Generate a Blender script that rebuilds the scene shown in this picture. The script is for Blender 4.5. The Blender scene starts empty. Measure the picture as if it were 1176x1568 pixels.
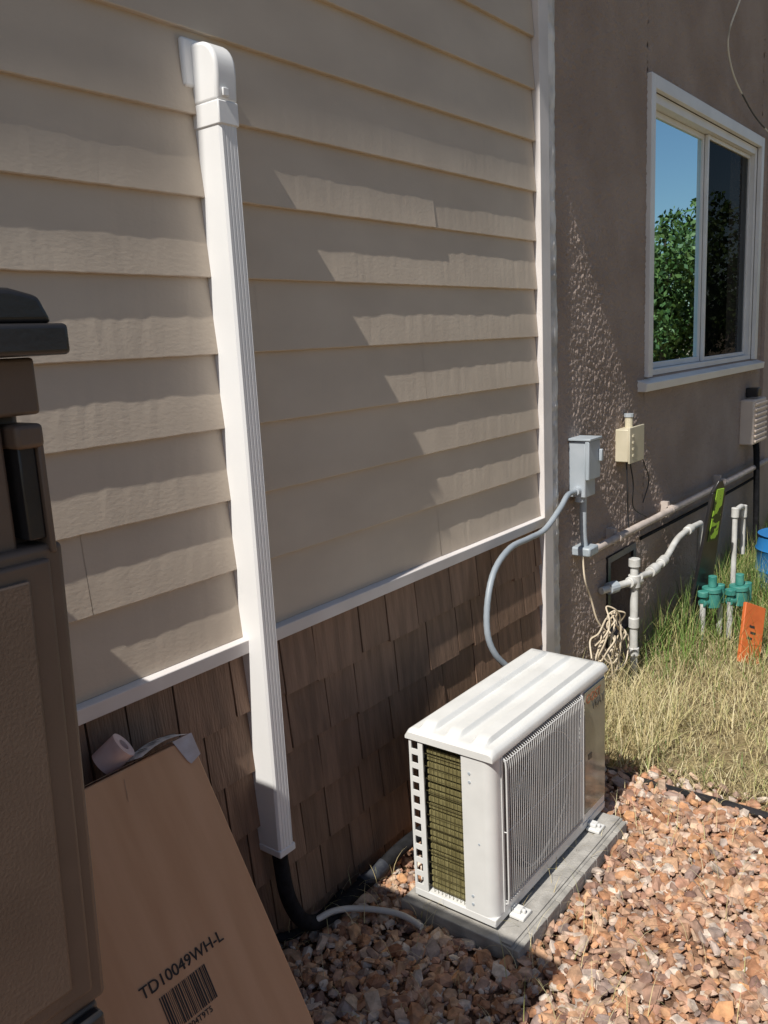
import bpy, math, random
import numpy as np
from mathutils import Vector, Matrix
random.seed(7); rng=np.random.default_rng(7)
scene=bpy.context.scene
C=bpy.context.collection

# ------------------------------------------------------------------ materials
def mat(name,col,col2=None,scale=8.0,rough=0.6,bump=0.0,bscale=60.0,bdist=0.002,stretch=(1,1,1),metal=0.0,spec=0.5,island=None,det=3.0,ramp=(0.35,0.65)):
    m=bpy.data.materials.new(name); m.use_nodes=True
    nt=m.node_tree; N=nt.nodes; L=nt.links
    p=N["Principled BSDF"]; p.inputs["Roughness"].default_value=rough; p.inputs["Metallic"].default_value=metal
    p.inputs["Specular IOR Level"].default_value=spec
    p.inputs["Base Color"].default_value=(*col,1)
    tc=N.new("ShaderNodeTexCoord"); mp=N.new("ShaderNodeMapping"); mp.inputs["Scale"].default_value=stretch
    L.new(tc.outputs["Object"],mp.inputs["Vector"])
    out=None
    if col2 is not None:
        n=N.new("ShaderNodeTexNoise"); n.inputs["Scale"].default_value=scale; n.inputs["Detail"].default_value=det
        L.new(mp.outputs[0],n.inputs["Vector"])
        r=N.new("ShaderNodeValToRGB"); r.color_ramp.elements[0].position=ramp[0]; r.color_ramp.elements[1].position=ramp[1]
        r.color_ramp.elements[0].color=(*col,1); r.color_ramp.elements[1].color=(*col2,1)
        L.new(n.outputs["Fac"],r.inputs["Fac"]); out=r.outputs["Color"]
    if island is not None:
        g=N.new("ShaderNodeNewGeometry"); r=N.new("ShaderNodeValToRGB"); cr=r.color_ramp
        k=len(island)
        while len(cr.elements)<k: cr.elements.new(0.5)
        for i,c in enumerate(island):
            cr.elements[i].position=i/(k-1) ; cr.elements[i].color=(*c,1)
        L.new(g.outputs["Random Per Island"],r.inputs["Fac"])
        if out is not None:
            mx=N.new("ShaderNodeMix"); mx.data_type='RGBA'; mx.blend_type='MULTIPLY'; mx.inputs["Factor"].default_value=1
            L.new(r.outputs["Color"],mx.inputs[6]); L.new(out,mx.inputs[7]); out=mx.outputs[2]
        else: out=r.outputs["Color"]
    if out is not None: L.new(out,p.inputs["Base Color"])
    if bump>0:
        n2=N.new("ShaderNodeTexNoise"); n2.inputs["Scale"].default_value=bscale; n2.inputs["Detail"].default_value=3
        L.new(mp.outputs[0],n2.inputs["Vector"])
        b=N.new("ShaderNodeBump"); b.inputs["Strength"].default_value=bump; b.inputs["Distance"].default_value=bdist
        L.new(n2.outputs["Fac"],b.inputs["Height"]); L.new(b.outputs[0],p.inputs["Normal"])
    return m

M_siding=mat("siding_paint",(0.54,0.455,0.365),(0.60,0.51,0.41),scale=3,rough=0.55,bump=0.25,bscale=70,bdist=0.002,stretch=(1,1,2))
M_shingle=mat("shingle_paint",(0.68,0.68,0.68),(1,1,1),scale=6,rough=0.7,bump=0.8,bscale=25,bdist=0.004,stretch=(7,7,0.6),
              island=[(0.235,0.145,0.097),(0.275,0.172,0.115),(0.32,0.20,0.135)])
M_trim=mat("trim_white_paint",(0.66,0.62,0.60),(0.76,0.72,0.70),scale=5,rough=0.5,bump=0.2,bscale=80,bdist=0.001)
M_caulk=mat("white_flashing",(0.45,0.43,0.41),(0.85,0.83,0.81),scale=14,rough=0.6,bump=0.8,bscale=50,bdist=0.006,stretch=(1,1,0.6))
M_stucco=mat("stucco",(0.33,0.26,0.22),(0.41,0.33,0.285),scale=2.5,rough=0.95,bump=0.9,bscale=85,bdist=0.010,spec=0.2)
M_stucco2=mat("stucco_pink",(0.42,0.33,0.29),(0.48,0.38,0.33),scale=3,rough=0.95,bump=0.8,bscale=80,bdist=0.008,spec=0.2)
M_vinyl=mat("vinyl_white",(0.76,0.75,0.74),(0.82,0.81,0.80),scale=6,rough=0.35)
M_duct=mat("duct_white_pvc",(0.80,0.80,0.80),(0.84,0.84,0.84),scale=4,rough=0.3)
M_ac=mat("ac_white_enamel",(0.70,0.70,0.68),(0.77,0.77,0.75),scale=9,rough=0.30,bump=0.06,bscale=200,bdist=0.0005)
M_wiregrey=mat("grille_wire",(0.60,0.60,0.59),(0.68,0.68,0.67),scale=9,rough=0.4)
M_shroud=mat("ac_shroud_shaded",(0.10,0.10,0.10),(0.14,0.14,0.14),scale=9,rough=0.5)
M_dark=mat("dark_void",(0.015,0.015,0.015),rough=0.9)
M_fan=mat("fan_plastic",(0.05,0.05,0.055),rough=0.5)
M_fin=mat("coil_fins",(0.22,0.19,0.08),(0.34,0.30,0.14),scale=25,rough=0.45,bump=0.5,bscale=180,bdist=0.002,stretch=(1,3,0.3),metal=0.3)
M_tubeend=mat("coil_tube",(0.10,0.085,0.04),rough=0.5,metal=0.3)
M_label=mat("glossy_panel",(0.24,0.225,0.17),(0.36,0.34,0.27),scale=5,rough=0.12,spec=0.8)
M_orangeprint=mat("orange_print",(0.42,0.15,0.07),rough=0.5)
M_greyprint=mat("grey_print",(0.10,0.10,0.09),rough=0.5)
M_concrete=mat("concrete",(0.30,0.285,0.26),(0.44,0.42,0.385),scale=18,rough=0.95,bump=0.6,bscale=120,bdist=0.003)
M_card=mat("cardboard",(0.62,0.355,0.195),(0.69,0.41,0.235),scale=2.5,rough=0.85,bump=0.15,bscale=40,bdist=0.001,stretch=(8,1,1))
M_cardedge=mat("cardboard_worn",(0.42,0.25,0.15),(0.58,0.40,0.27),scale=20,rough=0.9)
M_ink=mat("black_ink",(0.03,0.025,0.025),rough=0.7)
M_paper=mat("paper_white",(0.76,0.76,0.78),(0.84,0.84,0.84),scale=12,rough=0.7)
M_tape=mat("tape_pink",(0.70,0.49,0.45),(0.78,0.60,0.56),scale=30,rough=0.6)
M_cleartape=mat("packing_tape",(0.66,0.60,0.59),(0.54,0.44,0.39),scale=20,rough=0.2,spec=0.8)
M_resin=mat("brown_resin",(0.125,0.088,0.067),(0.165,0.118,0.09),scale=6,rough=0.5,bump=0.35,bscale=260,bdist=0.001)
M_blackp=mat("black_plastic",(0.018,0.018,0.02),(0.035,0.033,0.035),scale=10,rough=0.3,bump=0.3,bscale=120,bdist=0.001)
M_foam=mat("black_foam_insulation",(0.012,0.012,0.013),(0.022,0.022,0.025),scale=40,rough=0.85,bump=0.4,bscale=150,bdist=0.002,spec=0.15)
M_greyband=mat("grey_wrap",(0.03,0.033,0.045),(0.06,0.065,0.075),scale=40,rough=0.7,spec=0.2)
M_flex=mat("grey_flex_conduit",(0.27,0.31,0.35),(0.34,0.38,0.42),scale=10,rough=0.45)
M_drain=mat("white_drain_tube",(0.52,0.50,0.47),(0.62,0.60,0.57),scale=10,rough=0.5)
M_greybox=mat("grey_enclosure",(0.36,0.41,0.45),(0.44,0.48,0.52),scale=8,rough=0.4)
M_beige=mat("beige_enclosure",(0.55,0.50,0.36),(0.64,0.58,0.44),scale=8,rough=0.45)
M_tanbox=mat("tan_meter_enclosure",(0.70,0.58,0.49),(0.77,0.65,0.55),scale=8,rough=0.6)
M_pipepaint=mat("painted_pipe",(0.45,0.385,0.34),(0.58,0.50,0.45),scale=14,rough=0.7,bump=0.4,bscale=60,bdist=0.002)
M_pvc=mat("pvc_pipe",(0.68,0.68,0.66),(0.50,0.49,0.46),scale=14,rough=0.4)
M_teal=mat("teal_valve",(0.03,0.20,0.17),(0.08,0.30,0.25),scale=20,rough=0.5)
M_lime=mat("lime_label",(0.35,0.60,0.06),(0.03,0.05,0.01),scale=22,rough=0.5,ramp=(0.50,0.54))
M_orange=mat("orange_paint",(0.66,0.16,0.04),(0.52,0.12,0.03),scale=9,rough=0.6)
M_blue=mat("blue_plastic",(0.02,0.16,0.42),(0.03,0.2,0.5),scale=6,rough=0.4)
M_wire=mat("cream_wire",(0.62,0.52,0.38),(0.70,0.60,0.46),scale=20,rough=0.6)
M_roof=mat("roof_shingle",(0.10,0.09,0.085),(0.16,0.14,0.13),scale=20,rough=0.95,bump=0.5,bscale=60)
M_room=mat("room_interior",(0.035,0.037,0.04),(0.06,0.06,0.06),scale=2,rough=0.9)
M_reflwhite=mat("reflected_white",(0.75,0.72,0.62),(0.82,0.79,0.70),scale=10,rough=0.8)  # white for the pane reflection stand-in and small room items
M_gravel=mat("gravel_stone",(0.60,0.60,0.60),(1.05,1.05,1.05),scale=45,rough=0.8,bump=0.5,bscale=160,bdist=0.002,
   island=[(0.60,0.31,0.16),(0.38,0.18,0.10),(0.70,0.43,0.26),(0.26,0.15,0.12),(0.74,0.54,0.38),(0.48,0.26,0.18),(0.68,0.36,0.17),(0.34,0.25,0.22),(0.78,0.66,0.55),(0.56,0.32,0.21)])
M_dirt=mat("gravel_dirt",(0.13,0.07,0.042),(0.25,0.14,0.085),scale=40,rough=1,bump=1,bscale=70,bdist=0.012)
M_ground=mat("ground_soil",(0.17,0.125,0.065),(0.28,0.22,0.11),scale=9,rough=1,bump=0.9,bscale=40,bdist=0.02)
M_dry=mat("dry_grass",(0.5,0.38,0.2),rough=0.8,island=[(0.52,0.42,0.20),(0.68,0.58,0.33),(0.38,0.30,0.14),(0.76,0.67,0.43),(0.30,0.32,0.10),(0.60,0.50,0.27)])
M_green=mat("green_grass",(0.1,0.2,0.05),rough=0.6,island=[(0.07,0.14,0.025),(0.13,0.23,0.04),(0.18,0.28,0.06),(0.09,0.17,0.03),(0.42,0.37,0.16),(0.32,0.30,0.11)])
M_bark=mat("bark",(0.10,0.07,0.05),(0.18,0.13,0.09),scale=10,rough=1,bump=0.9,bscale=20,bdist=0.02,stretch=(3,3,0.5))
M_leaf=mat("leaves",(0.06,0.1,0.02),rough=0.6,island=[(0.035,0.075,0.015),(0.07,0.12,0.02),(0.12,0.17,0.03),(0.05,0.10,0.02),(0.20,0.24,0.06)])
M_fence=mat("fence_wood",(0.28,0.20,0.14),(0.40,0.30,0.21),scale=5,rough=0.9,bump=0.5,bscale=30,stretch=(5,5,0.5))
M_cable=mat("cable_jacket",(0.04,0.04,0.04),(0.75,0.75,0.72),scale=2.2,rough=0.5,ramp=(0.46,0.5))

def glass(name,tint,fac,gc=(0.85,0.93,1)):
    m=bpy.data.materials.new(name); m.use_nodes=True; nt=m.node_tree; N=nt.nodes; L=nt.links
    N.remove(N["Principled BSDF"]); o=N["Material Output"]
    t=N.new("ShaderNodeBsdfTransparent"); t.inputs[0].default_value=(*tint,1)
    g=N.new("ShaderNodeBsdfGlossy"); g.inputs["Roughness"].default_value=0.004; g.inputs["Color"].default_value=(*gc,1)
    mx=N.new("ShaderNodeMixShader"); lw=N.new("ShaderNodeFresnel"); lw.inputs[0].default_value=1.5
    ma=N.new("ShaderNodeMath"); ma.operation='MULTIPLY_ADD'; ma.inputs[1].default_value=fac; ma.inputs[2].default_value=fac*0.12; ma.use_clamp=True
    L.new(lw.outputs[0],ma.inputs[0]); L.new(ma.outputs[0],mx.inputs[0]); L.new(t.outputs[0],mx.inputs[1]); L.new(g.outputs[0],mx.inputs[2]); L.new(mx.outputs[0],o.inputs[0])
    return m
M_glass=glass("window_glass",(0.75,0.8,0.8),3.6,(0.62,0.88,1.0))
M_glass2=glass("screened_glass",(0.45,0.47,0.48),0.14)

# ------------------------------------------------------------------ geometry helpers
def empty(name):
    e=bpy.data.objects.new(name,None); C.objects.link(e); e.empty_display_size=0.2; return e
class B:
    def __init__(s): s.v=[]; s.f=[]
    def quad(s,a,b,c,d):
        n=len(s.v); s.v+= [a,b,c,d]; s.f.append((n,n+1,n+2,n+3)); return s
    def box(s,x0,x1,y0,y1,z0,z1,rot=None,piv=None):
        n=len(s.v); vs=[(x,y,z) for z in (z0,z1) for y in (y0,y1) for x in (x0,x1)]
        if rot is not None:
            piv=Vector(piv); vs=[tuple(piv+rot@(Vector(q)-piv)) for q in vs]
        s.v+=vs
        for q in [(0,2,3,1),(4,5,7,6),(0,1,5,4),(2,6,7,3),(0,4,6,2),(1,3,7,5)]: s.f.append(tuple(n+i for i in q))
        return s
    def prism(s,prof,ax,a,b):
        n=len(s.v); k=len(prof)
        def P(q,t):
            if ax=='x': return (t,q[0],q[1])
            if ax=='y': return (q[0],t,q[1])
            return (q[0],q[1],t)
        s.v+=[P(q,a) for q in prof]+[P(q,b) for q in prof]
        s.f.append(tuple(n+i for i in range(k))[::-1]); s.f.append(tuple(n+k+i for i in range(k)))
        for i in range(k):
            j=(i+1)%k; s.f.append((n+i,n+j,n+k+j,n+k+i))
        return s
    def tube(s,pts,r,seg=10,smooth=True,cap=True,ring=None):
        P=[Vector(p) for p in pts]
        if smooth and len(P)>2:
            Q=[]
            E=[P[0]*2-P[1]]+P+[P[-1]*2-P[-2]]
            for i in range(1,len(E)-2):
                for k in range(8):
                    t=k/8; a,b,c,d=E[i-1],E[i],E[i+1],E[i+2]
                    Q.append(0.5*((2*b)+(c-a)*t+(2*a-5*b+4*c-d)*t*t+(3*b-a-3*c+d)*t**3))
            Q.append(P[-1]); P=Q
        n0=len(s.v); T=None; up=None
        for i,p in enumerate(P):
            t=(P[min(i+1,len(P)-1)]-P[max(i-1,0)]).normalized()
            if up is None:
                up=t.orthogonal().normalized()
            else:
                up=(up-t*up.dot(t)); 
                up=up.normalized() if up.length>1e-6 else t.orthogonal().normalized()
            w=t.cross(up)
            rr=r if not callable(r) else r(i/(len(P)-1))
            if ring and i%2: rr*=ring
            for k in range(seg):
                a=2*math.pi*k/seg; s.v.append(tuple(p+up*math.cos(a)*rr+w*math.sin(a)*rr))
        for i in range(len(P)-1):
            for k in range(seg):
                a=n0+i*seg+k; b=n0+i*seg+(k+1)%seg; s.f.append((a,b,b+seg,a+seg))
        if cap:
            s.f.append(tuple(n0+k for k in range(seg))[::-1]); s.f.append(tuple(n0+(len(P)-1)*seg+k for k in range(seg)))
        return s
    def cyl(s,a,b,r,seg=16): return s.tube([a,b],r,seg,smooth=False)
    def obj(s,name,m,parent=None,bevel=0,smooth=False,segs=2):
        me=bpy.data.meshes.new(name); me.from_pydata([tuple(q) for q in s.v],[],s.f); me.update()
        o=bpy.data.objects.new(name,me); C.objects.link(o); me.materials.append(m)
        if parent: o.parent=parent
        if bevel:
            b=o.modifiers.new("bevel",'BEVEL'); b.width=bevel; b.segments=segs; b.limit_method='ANGLE'; b.angle_limit=math.radians(40)
            smooth=True
        if smooth:
            for p in me.polygons: p.use_smooth=True
            me.set_sharp_from_angle(angle=math.radians(38)) if hasattr(me,'set_sharp_from_angle') else None
        return o
def npmesh(name,v,f,m,parent=None,k=3,smooth=False):
    me=bpy.data.meshes.new(name); nv=len(v); nf=len(f)
    me.vertices.add(nv); me.vertices.foreach_set("co",np.asarray(v,dtype=np.float32).ravel())
    me.loops.add(nf*k); me.loops.foreach_set("vertex_index",np.asarray(f,dtype=np.int32).ravel())
    me.polygons.add(nf); me.polygons.foreach_set("loop_start",np.arange(0,nf*k,k,dtype=np.int32))
    me.polygons.foreach_set("use_smooth",np.full(nf,smooth,dtype=bool))
    me.update(calc_edges=True); me.validate()
    o=bpy.data.objects.new(name,me); C.objects.link(o); me.materials.append(m)
    if parent: o.parent=parent
    return o

# ------------------------------------------------------------------ house
SY=0.070
house=empty("sided_house")
EXP=0.1745; Z0=0.924; LIP=0.0142
b=B()
joints={0:[2.25],1:[0.95],3:[2.2],4:[1.5],6:[2.285],8:[0.5],9:[1.52],10:[2.4]}
for k in range(24):
    zb=Z0+EXP*k; js=joints.get(k,[random.uniform(-1,0.2)])
    xs=sorted([-3.0]+js+[2.954])
    for a,c in zip(xs[:-1],xs[1:]):
        off=random.uniform(-0.0006,0.0006)
        if k==6 and a>2: off=-0.0030
        n=max(2,int((c-a)/0.02)); X=np.linspace(a+0.0004,c-0.0004,n)
        ph=random.uniform(0,6)
        base=len(b.v)
        for i,x in enumerate(X):
            w=0.00035*math.sin(x*7+ph)+0.00022*math.sin(x*31+ph*2)+random.uniform(-0.00022,0.00022)
            yb=-(LIP+off)+w; dz=random.uniform(-0.0006,0.0006)
            mid=random.uniform(-0.0004,0.0004)
            b.v+= [(x,0.0,zb+dz),(x,yb+0.0015,zb+dz),(x,yb,zb+0.002+dz),(x,yb*0.5+mid,zb+EXP*0.5),(x,-0.0005,zb+EXP+0.004)]
        for i in range(n-1):
            for j in range(4):
                p=base+i*5+j; b.f.append((p,p+5,p+6,p+1))
b.obj("lap_siding",M_siding,house)
B().box(-3,3.05,0.002,0.15,-0.1,4.98).obj("wall_sheathing",M_siding,house)
b=B(); SE=0.163
for r in range(6):
    zb=0.885-SE*(r+1); x=-1.5-random.uniform(0,0.1)
    while x<2.95:
        w=random.choice([0.10,0.13,0.155,0.175,0.2]); x1=min(x+w-0.005,2.952)
        d=random.uniform(-0.014,0.008); yb=-0.018+random.uniform(-0.003,0.003); t=zb+SE+0.015
        if x1-x>0.02:
            n=len(b.v)
            b.v+=[(x,yb,zb+d),(x1,yb+random.uniform(-.001,.001),zb+d),(x1,-0.003,t),(x,-0.003,t),(x,0.001,zb+d),(x1,0.001,zb+d),(x1,0.001,t),(x,0.001,t)]
            for q in [(0,1,2,3),(0,4,5,1),(1,5,6,2),(0,3,7,4)]: b.f.append(tuple(n+i for i in q))
        x+=w
b.obj("shingle_skirt",M_shingle,house)
B().box(-1.6,2.953,-0.0015,0.0015,0.0,0.884).obj("skirt_underlay",M_dark,house)
b=B(); b.prism([(0,0.885),(-0.032,0.885),(-0.034,0.92),(0,0.926)],'x',-3,2.954); b.obj("belly_band",M_trim,house,bevel=0.002)
B().box(2.956,3.028,-0.032,0.0,0.02,4.99).obj("corner_trim",M_trim,house,bevel=0.002)
b=B(); n=260
for i in range(n):
    z=0.0+4.99*i/(n-1); xr=3.10+0.003*math.sin(z*5)+random.uniform(-0.002,0.003); y=-0.024+random.uniform(-0.002,0.002)
    b.v+=[(3.034,0,z),(3.034,y,z),(3.036+0.03,y-0.004+random.uniform(-.0015,.0015),z),(xr,y+0.004,z),(xr+0.004,0,z)]
for i in range(n-1):
    for j in range(4):
        p=i*5+j; b.f.append((p,p+1,p+6,p+5))
b.obj("corner_flashing",M_caulk,house)
WX0,WX1,WZ0,WZ1=4.10,5.96,1.40,2.72
b=B(); y0,y1=-0.008,0.16
b.box(3.05,WX0,y0,y1,0.58,4.99).box(WX0,WX1,y0,y1,WZ1,4.99).box(WX1,6.18,y0,y1,-0.1,4.99).box(WX0,WX1,y0,y1,-0.1,WZ0)
b.box(3.05,3.62,y0,y1,-0.1,0.58).box(3.92,WX0,y0,y1,-0.1,0.58).box(3.62,3.92,y0,y1,-0.1,0.18)
b.obj("stucco_wall",M_stucco,house)
def coat(x0,x1,z0,z1,cell=0.0055):
    nx=int((x1-x0)/cell); nz=int((z1-z0)/cell)
    a=rng.random((nx+1,nz+1)); 
    def sm(a): return (a+np.roll(a,1,0)+np.roll(a,1,1)+np.roll(np.roll(a,1,0),1,1))/4
    f=sm(a); g=sm(sm(sm(rng.random((nx+1,nz+1)))))
    h=(f-f.mean())/f.std()*0.0009+(g-g.mean())/g.std()*0.0011
    X,Z=np.meshgrid(np.linspace(x0,x1,nx+1),np.linspace(z0,z1,nz+1),indexing='ij')
    Y=np.minimum(-0.0125-h,-0.0085)
    V=np.stack([X,Y,Z],-1).reshape(-1,3)
    i,j=np.meshgrid(np.arange(nx),np.arange(nz),indexing='ij'); p=(i*(nz+1)+j).reshape(-1)
    F=np.stack([p,p+nz+1,p+nz+2,p+1],1)
    npmesh("stucco_relief",V,F,M_stucco,house,4,smooth=True)
coat(3.098,4.049,0.605,3.4); coat(4.05,6.178,0.605,1.334); coat(3.098,3.598,0.0,0.604); coat(3.945,5.2,0.0,0.604,0.008)
coat(6.001,6.178,1.41,3.4); coat(4.05,6.0,2.772,3.4)
B().box(3.6,3.95,0.2,0.25,0,0.7).obj("crawl_space_dark",M_dark,house)
b=B(); b.box(3.60,3.63,-0.022,-0.009,0.16,0.6).box(3.91,3.94,-0.022,-0.009,0.16,0.6).box(3.63,3.91,-0.022,-0.009,0.57,0.6).box(3.63,3.91,-0.022,-0.009,0.16,0.19)
b.obj("crawl_vent_frame",M_blackp,house)
B().box(6.18,6.30,-0.035,0.16,0,4.99).obj("end_corner_board",M_stucco2,house,bevel=0.003)
B().box(6.30,10,-0.012,0.16,0,4.99).obj("rear_wing_wall",M_stucco2,house)
b=B()
b.box(4.05,4.105,-0.035,-0.0085,1.40,2.77).box(5.945,6.0,-0.035,-0.0085,1.40,2.77).box(4.105,5.945,-0.035,-0.0085,2.71,2.77)
b.obj("window_casing",M_vinyl,house,bevel=0.003)
b=B().prism([(0.02,1.335),(-0.055,1.335),(-0.06,1.375),(0.02,1.40)],'x',3.965,6.10); b.obj("window_sill",M_vinyl,house,bevel=0.003)
b=B()
b.box(4.102,4.14,-0.007,0.07,1.402,2.708).box(5.90,5.944,-0.007,0.07,1.402,2.708).box(4.14,5.90,-0.007,0.07,2.665,2.708).box(4.14,5.90,-0.007,0.07,1.402,1.43)
b.obj("window_frame",M_vinyl,house,bevel=0.002)
b=B()
def sash(x0,x1,z0,z1,ya,yb,w):
    b.box(x0,x0+w,ya,yb,z0,z1).box(x1-w,x1,ya,yb,z0,z1).box(x0+w,x1-w,ya,yb,z1-w,z1).box(x0+w,x1-w,ya,yb,z0,z0+w)
sash(4.142,5.05,1.432,2.663,0.040,0.062,0.028)
b.obj("left_sash",M_vinyl,house,bevel=0.002)
b=B(); sash(5.052,5.898,1.432,2.663,0.02,0.04,0.022); b.obj("right_sash",M_vinyl,house,bevel=0.002)
B().quad((4.165,0.05,1.455),(5.03,0.05,1.455),(5.03,0.05,2.64),(4.165,0.05,2.64)).obj("left_glass",M_glass,house)
B().quad((5.07,0.03,1.452),(5.88,0.03,1.452),(5.88,0.03,2.645),(5.07,0.03,2.645)).obj("right_glass",M_glass2,house)
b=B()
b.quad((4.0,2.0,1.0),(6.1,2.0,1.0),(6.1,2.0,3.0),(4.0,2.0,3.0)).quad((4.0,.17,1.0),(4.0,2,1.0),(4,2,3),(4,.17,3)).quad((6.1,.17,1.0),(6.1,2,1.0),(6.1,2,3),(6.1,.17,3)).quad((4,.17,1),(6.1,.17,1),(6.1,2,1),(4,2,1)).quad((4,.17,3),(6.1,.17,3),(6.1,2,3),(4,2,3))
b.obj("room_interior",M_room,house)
b=B()  # white pleats behind the glass stand in for an object reflected in it
for i in range(14):
    x=4.83+i*0.013; b.v+=[(x,0.10+0.012*(i%2),1.45),(x,0.10+0.012*(i%2),1.95)]
for i in range(13): b.f.append((2*i,2*i+2,2*i+3,2*i+1))
b.box(4.3,5.0,0.12,0.14,1.955,1.975)
b.box(5.25,5.35,0.3,0.4,1.46,1.72).cyl((5.5,0.35,1.75),(5.5,0.35,1.85),0.05,12)
b.obj("window_reflection_props",M_reflwhite,house)
e0=(5-1.90)*SY+0.010; e1=(5-2.17)*SY+0.010
b=B(); b.v+=[(-3.3,0,5.0),(-3.3,-e0-0.01,5.0),(1.005,-e1+0.004,5.0),(1.005,0,5.0),(-3.3,0,5.10),(-3.3,-e0-0.01,5.10),(1.005,-e1+0.004,5.10),(1.005,0,5.10)]
b.f+=[(0,1,2,3),(4,7,6,5),(0,4,5,1),(1,5,6,2),(2,6,7,3)]
b.obj("siding_eave",M_trim,house)  # unseen eave, overhang tapered so its shadow edge lands on the siding
B().box(1.007,10.2,-0.39,0.0,5.0,5.10).obj("main_eave",M_trim,house)  # unseen deeper eave, its end placed to throw the diagonal shadow on the stucco
b=B().prism([(-0.15,5.105),(6.4,5.105),(3.0,6.6)],'x',-3.3,1.0).prism([(-0.37,5.105),(6.4,5.105),(3.0,6.6)],'x',1.01,10.2); b.obj("roof",M_roof,house)
b=B(); b.box(-3.05,-3.0,0.0,6,0,4.99).box(10,10.05,0.17,6,0,4.99).box(-3,10,6,6.1,0,4.99); b.obj("rear_walls",M_stucco2,house)

# ------------------------------------------------------------------ line set duct
duct=empty("line_set_duct_cover")
dx0,dx1=1.355,1.408; DY=-0.084
prof=[(dx0,0),(dx0,DY+0.006),(dx0+0.005,DY)]
xx=dx0+0.012
while xx<dx1-0.010:
    prof+=[(xx,DY),(xx+0.0012,DY+0.0012),(xx+0.003,DY+0.0012),(xx+0.0042,DY)]; xx+=0.010
prof+=[(dx1-0.005,DY),(dx1,DY+0.006),(dx1,0)]
B().prism(prof[::-1],'z',0.338,2.15).obj("channel",M_duct,duct)
b=B().box(dx0-0.003,dx1+0.003,DY-0.003,-0.0,2.115,2.165); b.obj("coupling",M_duct,duct,bevel=0.003)
pr=[(0,2.163),(-0.084,2.163),(-0.088,2.22)]
for i in range(8):
    a=math.pi/2*i/7; pr.append((-0.036-0.052*math.cos(a),2.235+0.055*math.sin(a)))
pr+=[(0,2.292)]
B().prism(pr[::-1],'x',dx0-0.003,dx1+0.006).obj("elbow",M_duct,duct,bevel=0.008,segs=4)
B().box(dx0-0.030,dx1+0.024,-0.016,-0.001,2.20,2.302).obj("wall_plate",M_duct,duct,bevel=0.008,segs=3)
B().box(dx0+0.01,dx0+0.028,-0.092,-0.087,2.172,2.19).obj("clip",M_duct,duct,bevel=0.002)
B().box(dx0-0.002,dx1+0.003,DY-0.002,-0.0,0.330,0.350).obj("end_cap",M_duct,duct,bevel=0.003)

# ------------------------------------------------------------------ hoses
hose=empty("insulated_refrigerant_line")
B().tube([(1.385,-0.045,0.40),(1.386,-0.05,0.30),(1.395,-0.06,0.18),(1.44,-0.07,0.085),(1.53,-0.07,0.045),(1.64,-0.06,0.04),(1.76,-0.06,0.045),(1.88,-0.075,0.075),(1.96,-0.12,0.11),(2.03,-0.19,0.12),(2.1,-0.25,0.12)],0.021,14).obj("foam_sleeve",M_foam,hose,smooth=True)
B().tube([(1.70,-0.055,0.043),(1.76,-0.060,0.045),(1.80,-0.062,0.053)],0.0225,14).obj("wrap_band",M_greyband,hose,smooth=True)
B().tube([(1.36,-0.02,0.06),(1.45,-0.03,0.03),(1.55,-0.035,0.03),(1.65,-0.02,0.03)],0.012,10).obj("second_sleeve",M_foam,hose,smooth=True)
B().tube([(1.47,-0.08,0.075),(1.53,-0.09,0.07),(1.59,-0.12,0.055),(1.64,-0.19,0.045),(1.655,-0.25,0.042),(1.65,-0.31,0.038)],0.009,10).obj("condensate_drain_tube",M_drain,None,smooth=True)

# ------------------------------------------------------------------ condenser
ac=empty("air_conditioner_condenser")
ax0,ax1,ay0,ay1,az0,az1=1.73,2.452,-0.50,-0.232,0.075,0.565
nx,ny=60,96; b=B()
for i in range(nx+1):
    for j in range(ny+1):
        u=i/nx; v=j/ny
        x=ax0-0.006+(ax1-ax0+0.012)*u; y=ay0-0.006+(ay1-ay0+0.012)*v
        e=min(u*(ax1-ax0),(1-u)*(ax1-ax0)); f=min(v*.28,(1-v)*.28)
        z=az1+0.014
        ed=max(0,1-f/0.014); z-=0.012*ed*ed
        ee=max(0,1-e/0.010); z-=0.008*ee*ee
        rp=min(1,max(0,(e-0.012)/0.045)); rp=rp*rp*(3-2*rp)
        r=0
        for c in (0.20,0.50,0.80):
            t=abs(v-c)/0.075
            q=min(1,max(0,(1.2-t)/0.35)); r=max(r,q*q*(3-2*q))
        z+=0.014*r*rp
        b.v.append((x,y,z))
for i in range(nx):
    for j in range(ny):
        p=i*(ny+1)+j; b.f.append((p,p+ny+1,p+ny+2,p+1))
rim=[i*(ny+1) for i in range(nx+1)]+[nx*(ny+1)+j for j in range(1,ny+1)]+[i*(ny+1)+ny for i in range(nx-1,-1,-1)]+[j for j in range(ny-1,0,-1)]
n=len(b.v)
for q in rim: x,y,z=b.v[q]; b.v.append((x,y,az1-0.014))
for i in range(len(rim)):
    j=(i+1)%len(rim); b.f.append((rim[i],n+i,n+j,rim[j]))
b.obj("top_lid",M_ac,ac,smooth=True)
B().box(ax0,ax1,ay0,ay1,az0-0.012,az0+0.012).obj("base_tray",M_ac,ac,bevel=0.003)
b=B()
b.box(ax0,ax0+0.004,-0.242,-0.234,az0+.012,az1-.005).box(ax0,ax0+0.004,-0.280,-0.264,az0+.012,az1-.005)
ns=11; H=(az1-az0-0.03)/ns
for i in range(ns+1):
    z=az0+0.012+i*H; b.box(ax0,ax0+0.004,-0.264,-0.242,z,z+ (0.016 if i<ns else 0.010))
b.obj("slotted_rear_post",M_ac,ac)
R=0.03; pc=[]
for i in range(9):
    a=math.pi/2*i/8; pc.append((ax0+R-R*math.sin(a),ay0+R-R*math.cos(a)))
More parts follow.
